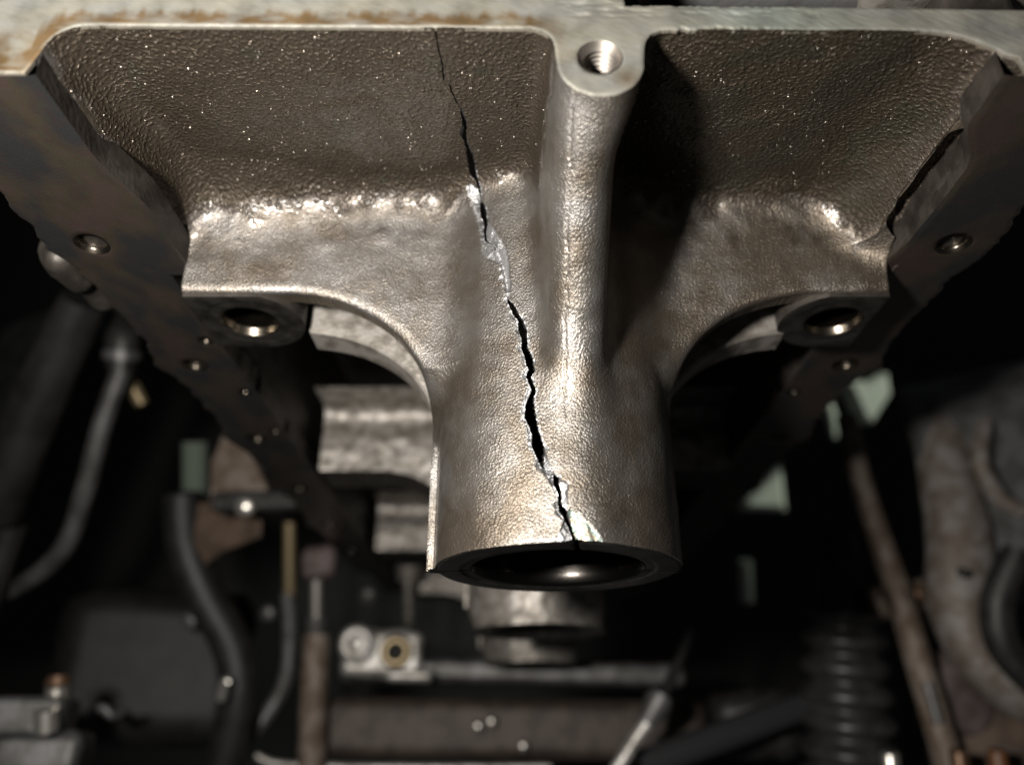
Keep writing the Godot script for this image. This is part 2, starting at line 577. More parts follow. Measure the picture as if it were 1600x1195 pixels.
# grid of points + inside value -> {mesh arrays per class, rim}; the rim is the list of cut edges
func clipped(P: PackedVector3Array, G: PackedFloat32Array, kind: PackedByteArray, C: PackedColorArray, nu: int, nv: int, classes: int, down := false) -> Dictionary:
	var N := PackedVector3Array()
	N.resize(P.size())
	for j in nv:
		for i in nu:
			var k := j * nu + i
			var a := P[k + (1 if i < nu - 1 else 0)] - P[k - (1 if i > 0 else 0)]
			var b := P[k + (nu if j < nv - 1 else 0)] - P[k - (nu if j > 0 else 0)]
			N[k] = b.cross(a).normalized() if down else a.cross(b).normalized()
	var idx := []
	for c in classes:
		idx.append(PackedInt32Array())
	var cut := {}
	var rim := []
	var off := [0, 1, nu + 1, nu]
	for j in nv - 1:
		for i in nu - 1:
			var k := j * nu + i
			var i0 := G[k] > 0.0
			var i1 := G[k + 1] > 0.0
			var i2 := G[k + nu + 1] > 0.0
			var i3 := G[k + nu] > 0.0
			if not (i0 or i1 or i2 or i3):
				continue
			var c := 0
			if classes > 1:
				c = 1 if int(kind[k] == 1) + int(kind[k + 1] == 1) + int(kind[k + nu] == 1) + int(kind[k + nu + 1] == 1) >= 2 else (2 if kind[k] == 2 else 0)
			var list: PackedInt32Array = idx[c]
			if i0 and i1 and i2 and i3:
				list.append_array(PackedInt32Array([k, k + nu, k + nu + 1, k, k + nu + 1, k + 1]))
			else:
				var poly: Array[int] = []
				var cuts: Array[int] = []
				for e in 4:
					var a: int = k + off[e]
					var b: int = k + off[(e + 1) % 4]
					if G[a] > 0.0:
						poly.append(a)
					if (G[a] > 0.0) != (G[b] > 0.0):
						var key := mini(a, b) * 2 + (0 if absi(a - b) == 1 else 1)
						if not cut.has(key):
							var f := clampf(G[a] / (G[a] - G[b]), 0.02, 0.98)
							# a cut next to a jump in depth keeps to the inner side
							cut[key] = P.size()
							var pa := P[a]
							var pb := P[b]
							if (pa - pb).length() > 0.004:
								var inn := pa if G[a] > 0.0 else pb
								var dir := (pb - pa) if G[a] > 0.0 else (pa - pb)
								P.append(inn + Vector3(dir.x, 0, 0) * 0.5)
							else:
								P.append(pa.lerp(pb, f))
							N.append(N[a if G[a] > 0.0 else b])
							C.append(C[a if G[a] > 0.0 else b])
						poly.append(cut[key])
						cuts.append(cut[key])
				for e in range(1, poly.size() - 1):
					list.append_array(PackedInt32Array([poly[0], poly[e + 1], poly[e]]))
				if cuts.size() == 2:
					rim.append([cuts[0], cuts[1], c])
			idx[c] = list
	if down:
		for c in classes:
			var turned: PackedInt32Array = idx[c]
			turned.reverse()
			idx[c] = turned
	return {"P": P, "N": N, "C": C, "idx": idx, "rim": rim}


func mesh_of(r: Dictionary, c: int) -> ArrayMesh:
	var arr := []
	arr.resize(Mesh.ARRAY_MAX)
	arr[Mesh.ARRAY_VERTEX] = r.P
	arr[Mesh.ARRAY_NORMAL] = r.N
	arr[Mesh.ARRAY_COLOR] = r.C
	arr[Mesh.ARRAY_INDEX] = r.idx[c]
	var m := ArrayMesh.new()
	m.add_surface_from_arrays(Mesh.PRIMITIVE_TRIANGLES, arr)
	return m


func put_wall(st: SurfaceTool, a: Vector3, b: Vector3, back: Vector3, ca: Color, rough := 0.0) -> void:
	var n := -(b - a).cross(back).normalized()
	var steps := 1 if rough == 0.0 else 3
	for s in steps:
		var f0 := float(s) / steps
		var f1 := float(s + 1) / steps
		var q := [a + back * f0, b + back * f0, b + back * f1, a + back * f1]
		if rough > 0.0:
			for i in 4:
				if i > 1 or s > 0:
					q[i] += Vector3((nz.lip as FastNoiseLite).get_noise_3dv(q[i] * 2500.0) * rough, 0, 0)
			n = -((q[1] - q[0]) as Vector3).cross(q[3] - q[0]).normalized()
		for i in [0, 1, 2, 0, 2, 3]:
			st.set_color(ca)
			st.set_normal(n)
			st.add_vertex(q[i])


# ------------------------------------------------------------------ the engine block

func block() -> void:
	var root := thing("engine_block", "upturned cast iron engine block with a long jagged crack down its front bearing boss", "engine block", Vector3(BX, BOTTOM, -BD) * MM)
	front_web(root)
	end_flange(root)
	side_recess(root)
	for s in [-1.0, 1.0]:
		pan_rail(root, s)
		cap_pad(root, s)
	boss_ring(root)
	back_web(root)
	rear_webs(root)
	# rounded lugs outside the rail
	for q in [[106, 412, 252, 11.0], [147, 446, 270, 9.5]]:
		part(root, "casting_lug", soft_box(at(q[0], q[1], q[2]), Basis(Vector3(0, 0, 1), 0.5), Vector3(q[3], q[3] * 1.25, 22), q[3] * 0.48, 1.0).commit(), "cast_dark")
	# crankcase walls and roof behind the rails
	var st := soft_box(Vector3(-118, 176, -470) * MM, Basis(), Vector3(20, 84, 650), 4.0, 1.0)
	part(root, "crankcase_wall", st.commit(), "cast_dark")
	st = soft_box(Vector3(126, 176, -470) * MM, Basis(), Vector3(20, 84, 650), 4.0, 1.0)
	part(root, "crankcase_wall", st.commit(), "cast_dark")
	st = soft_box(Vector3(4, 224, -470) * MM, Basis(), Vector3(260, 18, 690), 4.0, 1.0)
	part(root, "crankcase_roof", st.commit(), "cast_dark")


func front_web(root: Node3D) -> void:
	var cell := 0.32
	var u0 := -112.0
	var v0 := -93.0
	var nu := int(230.0 / cell)
	var nv := int(145.0 / cell)
	var T := depths(u0, v0, nu, nv, cell)
	var P := PackedVector3Array()
	var G := PackedFloat32Array()
	var K := PackedByteArray()
	var C := PackedColorArray()
	var count := nu * nv
	P.resize(count)
	G.resize(count)
	K.resize(count)
	C.resize(count)
	var boxes := []
	for c in chips:
		var b := Rect2(c[0], Vector2.ZERO)
		for q in c:
			b = b.expand(q)
		boxes.append(b)
	var lump: FastNoiseLite = nz.lump
	var skin: FastNoiseLite = nz.skin
	var grain: FastNoiseLite = nz.grain
	var stain: FastNoiseLite = nz.stain
	var lipn: FastNoiseLite = nz.lip
	var chipn: FastNoiseLite = nz.chip
	for j in nv:
		var v := v0 + j * cell
		var seg := 0
		while seg < crack.size() / 3 - 2 and crack[(seg + 1) * 3] < v:
			seg += 1
		var f := clampf((v - crack[seg * 3]) / (crack[seg * 3 + 3] - crack[seg * 3]), 0.0, 1.0)
		var cl := lerpf(crack[seg * 3 + 1], crack[seg * 3 + 4], f)
		var cr := lerpf(crack[seg * 3 + 2], crack[seg * 3 + 5], f)
		var jag := lipn.get_noise_1d(v * 6.0) * 0.16
		var wide := (cr - cl) * (0.14 + 0.14 * smoothstep(2.0, 14.0, v))
		cl -= wide
		cr += wide
		var gap := cr - cl
		if v > 20.0 and gap < 0.48:
			cl = (cl + cr) * 0.5 - 0.24
			cr = cl + 0.48
			gap = 0.48
		cl += jag * clampf(gap, 0.1, 1.0) + lipn.get_noise_1d(v * 17.0 + 90.0) * 0.08 * clampf(gap, 0.0, 1.0)
		cr += jag * clampf(gap, 0.1, 1.0) + lipn.get_noise_1d(v * 15.0 + 400.0) * 0.1 * clampf(gap, 0.0, 1.0)
		var shut := v > -15.0 and v < -1.8
		if gap < 0.36:
			cl = (cl + cr) * 0.5 - 0.18
			cr = cl + 0.36
			gap = 0.36
		var low := clampf((12.0 - v) / 12.0, 0.0, 1.0)
		var lwl := (0.25 + 1.0 * clampf(lipn.get_noise_1d(v * 1.3) + 0.45, 0.0, 1.0)) * low * clampf((v + 71.0) / 4.0, 0.0, 1.0) + (0.12 if v < 20.0 else 0.0)
		var lwr := (0.12 + 0.7 * clampf(lipn.get_noise_1d(v * 1.7 + 60.0) + 0.3, 0.0, 1.0)) * clampf((24.0 - v) / 10.0, 0.0, 1.0)
		for i in nu:
			var k := j * nu + i
			var u := u0 + i * cell
			var t := T[k]
			var p := point(u, v, t)
			var g := outline(u, p.y, p.z)
			if u > 100.0 and p.y > 131.0 and p.z < 196.0:
				g = minf(g, 110.2 - u + lump.get_noise_1d(p.z * 2.0) * 0.3 + 10.0 * smoothstep(146.0, 134.0, p.z) + 8.0 * smoothstep(186.0, 196.0, p.z))
			var gc := maxf(cl - u, u - cr)
			if shut:
				gc = absf(u - (cl + cr) * 0.5) + 0.05
				if u > cl:
					t += 0.5 * clampf(1.0 - (u - cl) / 2.2, 0.0, 1.0)
			# rounded lip along the arches and the lower edges
			var ag := arch_gap(u, p.y)
			if ag < 5.0:
				t += 4.0 - sqrt(maxf(16.0 - (4.0 - clampf(ag * 0.8, 0.0, 4.0)) ** 2, 0.0))
			if g < 0.6:
				t += (0.6 - maxf(g, 0.0)) * 0.5
			var q := Vector3(u, p.y, p.z)
			# burnt-on oil down to the fillets; its colour also carries the pocket's shade
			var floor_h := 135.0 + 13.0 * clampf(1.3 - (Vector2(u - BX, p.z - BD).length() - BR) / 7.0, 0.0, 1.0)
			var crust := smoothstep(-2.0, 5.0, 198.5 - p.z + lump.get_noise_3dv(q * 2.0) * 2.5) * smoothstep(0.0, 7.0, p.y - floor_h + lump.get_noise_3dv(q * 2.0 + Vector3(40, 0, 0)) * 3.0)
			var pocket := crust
			t += lump.get_noise_3dv(q) * (0.35 + 0.5 * pocket) + lump.get_noise_3dv(q * 0.38 + Vector3(0, 70, 0)) * 1.7 * pocket
			t += skin.get_noise_3dv(q) * (0.045 + 0.06 * pocket)
			var gr := grain.get_noise_3dv(q)
			t -= maxf(gr - 0.12, 0.0) * 0.75 * pocket
			t += gr * 0.03
			# casting seam along the rib, shallow crease across the left arm
			if p.y < 128.0 and p.y > 74.0 and absf(u - 13.6 - lipn.get_noise_1d(p.y * 0.4) * 0.5) < 0.3:
				t += 0.22
			# broken metal
			var broken := 0
			var near := gc
			if u < cl and near < lwl:
				broken = 1
				t += (lwl - near) * 0.85
			elif u > cr and near < lwr:
				broken = 1
				t += (lwr - near) * 0.85
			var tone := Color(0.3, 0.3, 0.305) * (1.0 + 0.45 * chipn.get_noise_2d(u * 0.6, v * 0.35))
			if u > -16.0 and u < 24.0:
				for c in chips.size():
					if (boxes[c] as Rect2).has_point(Vector2(u, v)) and Geometry2D.is_point_in_polygon(Vector2(u, v), PackedVector2Array(chips[c])):
						broken = 1
						t += 0.28 + 0.32 * maxf(2.2 - maxf(near, 0.0), 0.0) + 0.4 * chipn.get_noise_2d(u * 0.55, v * 0.35)
						if c == 6:
							var w := lipn.get_noise_2d(u * 1.4 + v, v * 0.7)
							tone = Color(0.30, 0.40, 0.37).lerp(Color(0.55, 0.47, 0.36), clampf(w * 2.0 + 0.5, 0.0, 1.0))
			K[k] = broken
			P[k] = world(point(u, v, t))
			G[k] = minf(minf(g, gc), p.z - 125.15)
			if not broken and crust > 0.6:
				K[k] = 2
			if broken:
				C[k] = tone
			else:
				var s1 := stain.get_noise_3dv(q) * 0.9 + 0.5
				var s2 := stain.get_noise_3dv(q * 3.0 + Vector3(90, 0, 0)) * 0.25
				var brown := clampf(s1 + s2 + 0.4 * smoothstep(18.0, 40.0, u) + clampf((62.0 - p.y) / 60.0, 0.0, 0.3), 0.0, 1.0)
				var oil_and_shade := crust * 0.985
				C[k] = Color(0.2, 0.191, 0.182).lerp(Color(0.115, 0.096, 0.076), brown).lerp(Color(0.034, 0.0265, 0.021), oil_and_shade)
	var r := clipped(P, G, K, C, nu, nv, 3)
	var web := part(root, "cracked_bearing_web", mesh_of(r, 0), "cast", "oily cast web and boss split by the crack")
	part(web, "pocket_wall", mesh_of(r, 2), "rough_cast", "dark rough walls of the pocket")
	part(web, "fracture_lip", mesh_of(r, 1), "fracture", "bright broken metal along the crack")
	# small wet beads added on the pocket's roof to catch glints
	var bead := SphereMesh.new()
	bead.radius = 0.00026
	bead.height = 0.0004
	bead.radial_segments = 10
	bead.rings = 6
	var mm := MultiMesh.new()
	mm.transform_format = MultiMesh.TRANSFORM_3D
	mm.mesh = bead
	var spots: Array[Transform3D] = []
	while spots.size() < 1000:
		var k := rng.randi_range(0, count - 1)
		if K[k] != 2 or G[k] < 0.5:
			continue
		var dense := (nz.lump as FastNoiseLite).get_noise_3dv(P[k] * 900.0) + 0.25
		if rng.randf() > dense * 2.0:
			continue
		var size := 0.35 + 1.1 * rng.randf() ** 3.0
		spots.append(Transform3D(Basis(Vector3.UP, rng.randf() * TAU).scaled(Vector3(size * rng.randf_range(0.7, 1.5), size, size)), P[k]))
	mm.instance_count = spots.size()
	for k in spots.size():
		mm.set_instance_transform(k, spots[k])
	var beads := MultiMeshInstance3D.new()
	beads.name = "glint_beads"
	beads.multimesh = mm
	beads.material_override = M["glint_bead"]
	beads.set_meta("kind", "stuff")
	web.add_child(beads, true)
	beads.position = -(web.position + root.position)
	var walls := begin()
	var faces := begin()
	for e in r.rim:
		var a: Vector3 = r.P[e[0]]
		var b: Vector3 = r.P[e[1]]
		var mid := (a + b) * 500.0
		var v := mid.y * ct + mid.z * sn          # mid.z is minus d
		var seg := 0
		while seg < crack.size() / 3 - 2 and crack[(seg + 1) * 3] < v:
			seg += 1
		if mid.x > minf(crack[seg * 3 + 1], crack[seg * 3 + 4]) - 1.2 and mid.x < maxf(crack[seg * 3 + 2], crack[seg * 3 + 5]) + 1.2 and v > -73.0 and mid.y > BOTTOM + 0.4:
			put_wall(faces, a, b, Vector3(0.0, 0.0028, -0.0062), Color(0.11, 0.11, 0.112), 0.0007)  # dark grey puts the gap's shade into the crack faces
		elif mid.y < BOTTOM + 1.0:
			put_wall(walls, a, b, Vector3(0, 0, -0.002), Color(0.14, 0.12, 0.1))
		elif mid.z > -127.0:
			continue
		else:
			put_wall(walls, a, b, Vector3(0, 0.0005, -0.005), Color(0.16, 0.13, 0.1))
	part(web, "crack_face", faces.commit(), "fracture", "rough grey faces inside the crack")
	part(web, "web_edge", walls.commit(), "cast")


func end_flange(root: Node3D) -> void:
	var cell := 0.4
	var u0 := -156.0
	var v0 := 122.0
	var nu := int(320.0 / cell)
	var nv := int(46.0 / cell)
	var P := PackedVector3Array()
	var G := PackedFloat32Array()
	var C := PackedColorArray()
	var stain: FastNoiseLite = nz.stain
	var edge: FastNoiseLite = nz.edge
	var brush: FastNoiseLite = nz.brush
	for j in nv:
		var h := v0 + j * cell
		for i in nu:
			var x := u0 + i * cell
			var low := form(x, h, 125.0)
			if x < -107.0 or x > 112.0:
				low = maxf(low, 0.0) if false else PAN - h + 0.3
			var g := -low
			g += edge.get_noise_2d(x * 2.0, 5.0) * 0.12
			if x > 34.0 and x < 62.0:
				g += (edge.get_noise_2d(x * 1.5, 40.0)) * 0.7 - 0.35 * sin((x - 34.0) / 28.0 * PI)
			var top := 153.4 + 0.02 * (x - 40.0) * (-1.0 if x > 40.0 else 0.0)
			if x < 26.0:
				top = 166.0
			elif x < 60.0:
				top -= 0.5 * absf(edge.get_noise_2d(x, 77.0))
			g = minf(g, top - h)
			g = minf(g, Vector2(x - 19.3, h - 136.8).length() - 4.9)
			var z := -125.0
			if g < 0.5:
				z -= (0.5 - maxf(g, 0.0)) * 0.6
			z += brush.get_noise_2d((x * 0.5 + h) * 0.9, (x - h * 0.6) * 0.12) * 0.035
			if x > 36.0:
				z += brush.get_noise_2d((x + h * 1.4) * 0.45, (x - h) * 0.08) * 0.05
			# dried gasket line and dents along the upper edge
			if h > 149.5 and x > 10.0 and x < 70.0:
				z -= maxf(edge.get_noise_2d(x * 0.5, h * 3.0), 0.0) * 0.5
			P.append(Vector3(x, h, z) * MM)
			G.append(g)
			var col := Color(0.44, 0.437, 0.40)
			var tint := clampf(stain.get_noise_2d(x * 0.7, h * 2.0) * 1.2 + 0.4, 0.0, 1.0)
			col = col.lerp(Color(0.47, 0.43, 0.32), tint * 0.55)
			if x > 35.0 and x < 90.0:
				col = col.lerp(Color(0.38, 0.45, 0.42), clampf(1.0 - absf(x - 60.0) / 28.0, 0.0, 1.0) * 0.6)
			# band of brown dried oil along the lower edge
			var oil := smoothstep(0.2, 1.0, -low) * (1.0 - smoothstep(2.4, 5.6, -low + edge.get_noise_2d(x * 1.2, 300.0) * 1.6)) * clampf((14.0 - x) / 10.0, 0.0, 1.0)
			oil *= clampf(0.85 + stain.get_noise_2d(x * 1.7 + 50.0, h * 4.0) * 1.1, 0.0, 1.0)
			if x < -84.0:
				oil = maxf(oil, clampf(0.45 + stain.get_noise_2d(x * 2.0, h * 2.0) * 1.6, 0.0, 1.0) * clampf((148.0 - h) / 8.0, 0.0, 1.0) * clampf((-84.0 - x) / 6.0, 0.0, 1.0))
			var ring := Vector2(x - 25.0, h - 130.5).length()
			oil = maxf(oil, clampf(1.0 - ring / 4.0, 0.0, 1.0) * 0.8)
			col = col.lerp(Color(0.21, 0.115, 0.03), oil * 0.85)
			C.append(col)
	var K := PackedByteArray()
	K.resize(P.size())
	var r := clipped(P, G, K, C, nu, nv, 1)
	var fl := part(root, "end_flange", mesh_of(r, 0), "milled", "bright milled end face stained with brown oil")
	var rimm := begin()
	for e in r.rim:
		var a: Vector3 = r.P[e[0]]
		var b: Vector3 = r.P[e[1]]
		var mid := (a + b) * 500.0
		if Vector2(mid.x - 19.3, mid.y - 136.8).length() > 6.0:
			put_wall(rimm, a, b, Vector3(0, 0, -0.008 if mid.y > 150.0 else -0.0008), Color(0.3, 0.27, 0.22))
	part(fl, "flange_edge", rimm.commit(), "milled")
	# the tapped hole: countersink, then ridges of thread
	var prof := [Vector2(5.0, -0.2), Vector2(4.25, 0.9)]
	var y := 0.9
	while y < 16.0:
		prof.append_array([Vector2(4.25, y), Vector2(3.45, y + 0.6), Vector2(3.45, y + 0.72), Vector2(4.3, y + 1.25)])
		y += 1.3
	prof.append(Vector2(0.0, y))
	var st := lathe(Vector3(19.3, 136.8, -125.0) * MM, Vector3(0, 0.0, -1), prof, 48, null, true)
	part(fl, "tapped_hole", st.commit(), "thread", "open threaded bolt hole")


# dark hollow between the right wall of the pocket and its rail, with a rounded lip
func side_recess(root: Node3D) -> void:
	var st := begin()
	var rows := []
	for i in 56:
		var f := i / 55.0
		var d := lerpf(136.0, 204.0, f)
		var lo := 130.0
		var hi := 148.0
		for step in 14:
			var m := (lo + hi) * 0.5
			if form(109.9, m, d) > 0.0:
				lo = m
			else:
				hi = m
		var row := []
		for k in 15:
			var g := k / 14.0
			var h := lerpf(lo - 0.15, 132.3, smoothstep(0.62, 1.0, g)) + 4.5 * sin(PI * minf(g * 1.15, 1.0))
			h += (nz.lump as FastNoiseLite).get_noise_2d(g * 20.0, d * 2.0) * 0.8 * sin(PI * g)
			row.append(Vector3(lerpf(109.7, 119.5, g), h, -d) * MM)
		rows.append(row)
	for i in 55:
		for k in 14:
			var c := []
			for e in [[i, k], [i, k + 1], [i + 1, k + 1], [i + 1, k]]:
				var a: int = e[0]
				var b: int = e[1]
				var du: Vector3 = rows[mini(a + 1, 55)][b] - rows[maxi(a - 1, 0)][b]
				var dv: Vector3 = rows[a][mini(b + 1, 14)] - rows[a][maxi(b - 1, 0)]
				var n := du.cross(dv).normalized()
				c.append([rows[a][b], n if n.y < 0.0 else -n])
			quad(st, c[0], c[1], c[2], c[3])
	part(root, "side_recess", st.commit(), "brown_cast")


func pan_rail(root: Node3D, s: float) -> void:
	var cell := 0.9
	var left := s < 0.0
	var u0 := -162.0 if left else 102.0
	var nu := int(64.0 / cell)
	var d0 := 125.6
	var nv := int(560.0 / cell)
	var P := PackedVector3Array()
	var G := PackedFloat32Array()
	var C := PackedColorArray()
	var edge: FastNoiseLite = nz.edge
	var holes := []
	for k in 6:
		holes.append(Vector2(-123.5 if left else 129.5, 189.0 + 81.0 * k))
	for k in 3:
		holes.append(Vector2(-112.0 if left else 118.0, 250.0 + 46.0 * k))
	for j in nv:
		var d := d0 + j * cell
		for i in nu:
			var x := u0 + i * cell
			var n := edge.get_noise_2d(d * 0.5, 3.0 + s * 40.0)
			var scal := 0.0
			for k in 6:
				scal = maxf(scal, 1.0 - absf(d - 189.0 - 81.0 * k) / 22.0)
			var out: float = (-134.5 if left else 139.0) + s * (4.0 * scal * scal * (3.0 - 2.0 * scal) + n * 1.6)
			if d < 180.0:
				out += s * (180.0 - d) * 0.16
			var inn: float = (-107.2 if left else 113.0) - s * (edge.get_noise_2d(d * 0.4, 90.0 + s) * 0.35)
			if left and d < 206.0:
				inn = maxf(inn, -104.6 + 5.0 * smoothstep(150.0, 175.0, d))
			if not left:
				inn += lerpf(-5.0, 3.4, smoothstep(138.0, 158.0, d)) * (1.0 - smoothstep(186.0, 204.0, d))
			var g := minf(x - out, inn - x) if left else minf(out - x, x - inn)
			for k in holes.size():
				var hh: Vector2 = holes[k]
				var dist := hh.distance_to(Vector2(x, d))
				if dist < 8.0:
					g = minf(g, dist - (4.6 if k < 6 else 2.4))
			var y := PAN
			if g < 1.0:
				y += (1.0 - maxf(g, 0.0)) * 0.5
			P.append(Vector3(x, y + (nz.skin as FastNoiseLite).get_noise_2d(x, d) * 0.03, -d) * MM)
			G.append(g)
			var grease := clampf((nz.stain as FastNoiseLite).get_noise_2d(x, d * 0.6) * 1.5 + 0.5, 0.0, 1.0)
			C.append(Color(0.022, 0.021, 0.02).lerp(Color(0.04, 0.031, 0.024), grease))
	var K := PackedByteArray()
	K.resize(P.size())
	var r := clipped(P, G, K, C, nu, nv, 1, true)
	var rail := part(root, "oil_pan_rail", mesh_of(r, 0), "rail")
	var st := begin()
	for e in r.rim:
		var a: Vector3 = r.P[e[0]]
		var b: Vector3 = r.P[e[1]]
		var mid := (a + b) * 500.0
		var near := false
		for hh in holes:
			near = near or (hh as Vector2).distance_to(Vector2(mid.x, -mid.z)) < 6.0
		if not near:
			put_wall(st, a, b, Vector3(0, 0.009, 0), Color.WHITE)
	part(rail, "rail_edge", st.commit(), "cast_dark")
	for k in holes.size():
		var hh: Vector2 = holes[k]
		var rr := 4.7 if k < 6 else 2.5
		var prof := [Vector2(rr + 0.2, -0.1), Vector2(rr - 0.7, 0.8)]
		for q in 7:
			prof.append_array([Vector2(rr - 1.0, 1.2 + q * 1.25), Vector2(rr - 0.6, 1.8 + q * 1.25)])
		prof.append(Vector2(0, 10.5))
		part(rail, "bolt_hole", lathe(Vector3(hh.x, PAN, -hh.y) * MM, Vector3.UP, prof, 28).commit(), "bored")


# machined pad under each end of the web, with the cap bolt's bore
func cap_pad(root: Node3D, s: float) -> void:
	var cx := -84.0 if s < 0.0 else 103.0
	var cd := 217.0
	var cell := 0.6
	var u0 := cx - 24.0
	var nu := int(48.0 / cell)
	var nv := int(42.0 / cell)
	var P := PackedVector3Array()
	var G := PackedFloat32Array()
	var C := PackedColorArray()
	var edge_x := -100.0 if s < 0.0 else 114.6
	for j in nv:
		var d := 198.0 + j * cell
		for i in nu:
			var x := u0 + i * cell
			var dist := Vector2(x - cx, d - cd).length()
			var g := 17.2 - dist
			var body := minf(minf(d - 201.2, 234.0 - d), (x - edge_x) if s < 0.0 else (edge_x - x))
			body = minf(body, (cx - x) if s < 0.0 else (x - cx))
			g = minf(maxf(g, body), minf(d - 201.2, (x - edge_x) if s < 0.0 else (edge_x - x)))
			g = minf(g, dist - 8.9)
			var y := PAD + 0.3
			if dist < 13.2:
				y += 0.25
			if g < 0.5:
				y += (0.5 - maxf(g, 0.0)) * 0.6
			P.append(Vector3(x, y, -d) * MM)
			G.append(g)
			C.append(Color.WHITE)
	var K := PackedByteArray()
	K.resize(P.size())
	var r := clipped(P, G, K, C, nu, nv, 1, true)
	var pad := part(root, "cap_pad", mesh_of(r, 0), "oily")
	var st := begin()
	for e in r.rim:
		var a: Vector3 = r.P[e[0]]
		var b: Vector3 = r.P[e[1]]
		var mid := (a + b) * 500.0
		if Vector2(mid.x - cx, -mid.z - cd).length() > 10.5:
			put_wall(st, a, b, Vector3(0, 0.022, 0), Color.WHITE)
	part(pad, "pad_edge", st.commit(), "cast_dark")
	var prof := [Vector2(9.0, -0.1), Vector2(8.4, 0.7), Vector2(8.4, 1.6), Vector2(8.0, 2.0), Vector2(8.0, 3.2), Vector2(8.35, 3.6), Vector2(8.35, 30.0), Vector2(0.0, 30.0)]
	part(pad, "bolt_bore", lathe(Vector3(cx, PAD + 0.5, -cd) * MM, Vector3.UP, prof, 48).commit(), "bored")


# lower face, bore and far half of the cracked boss
func boss_ring(root: Node3D) -> void:
	var cell := 0.45
	var u0 := BX - 40.0
	var nu := int(80.0 / cell)
	var nv := int(78.0 / cell)
	var P := PackedVector3Array()
	var G := PackedFloat32Array()
	var C := PackedColorArray()
	for j in nv:
		var d := 178.0 + j * cell
		for i in nu:
			var x := u0 + i * cell
			var rr := Vector2(x - BX, d - BD).length()
			var g := BR - 0.3 - rr
			if d > 214.0 and d < 219.5:
				g = maxf(g, minf(x + 23.7, 46.6 - x))
			g = minf(g, rr - 23.6)
			if d < BD:
				g = minf(g, absf(x - 15.2 - (d - 181.0) * 0.12 - (nz.lip as FastNoiseLite).get_noise_1d(d * 3.0) * 0.5) - 0.55)
			var y := BOTTOM
			if rr < 27.0:
				y += 0.4
			if g < 0.6:
				y += (0.6 - maxf(g, 0.0)) * 0.7
			if absf(d - BD - 1.0) < 0.5:
				y += 0.3
			P.append(Vector3(x, y, -d) * MM)
			G.append(g)
			C.append(Color.WHITE)
	var K := PackedByteArray()
	K.resize(P.size())
	var r := clipped(P, G, K, C, nu, nv, 1, true)
	part(root, "boss_lower_face", mesh_of(r, 0), "oily")
	var st := begin()
	var up := []
	for k in 49:
		var a := PI * k / 48.0
		var dir := Vector3(cos(a), 0, -sin(a))
		up.append([dir, Vector3(BX, 0, -BD) + dir * (BR - 0.2)])
	for k in 48:
		quad(st, [(up[k][1] + Vector3(0, BOTTOM + 0.4, 0)) * MM, up[k][0]], [(up[k + 1][1] + Vector3(0, BOTTOM + 0.4, 0)) * MM, up[k + 1][0]], [(up[k + 1][1] + Vector3(0, 150, 0)) * MM, up[k + 1][0]], [(up[k][1] + Vector3(0, 150, 0)) * MM, up[k][0]])
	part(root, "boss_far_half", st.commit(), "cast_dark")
	var prof := [Vector2(23.8, 0.3), Vector2(22.9, 1.2), Vector2(22.6, 4.0), Vector2(22.6, 60.0), Vector2(0, 60.0)]
	part(root, "boss_bore", lathe(Vector3(BX, BOTTOM, -BD) * MM, Vector3.UP, prof, 64).commit(), "dark_bore" if M.has("dark_bore") else "bored")


# the far wall of the same web: its arches show behind the front lip
func back_web(root: Node3D) -> void:
	var st := begin()
	for s in [-1.0, 1.0]:
		var cx := -70.0 if s < 0.0 else 93.5
		var rx := 47.0 if s < 0.0 else 47.5
		var hx := cx + (46.1 if s < 0.0 else -46.75)
		var pts := []
		for k in 25:
			var a := PI * 0.5 * k / 24.0
			if k > 1:
				pts.append(Vector2(cx - s * rx * sin(a), 83.0 + 38.3 * cos(a)))
		pts.append(Vector2(BX, 83.0))
		pts.append(Vector2(BX, 150.0))
		pts.append(Vector2(cx - s * 3.5, 150.0))
		pts.append(Vector2(cx - s * 3.5, 121.4))
		plate(Vector3(0, 0, -229.5) * MM, Vector3.RIGHT, Vector3.UP, pts, 13.0, 0.8, st)
	part(root, "web_far_wall", st.commit(), "cast_rear")


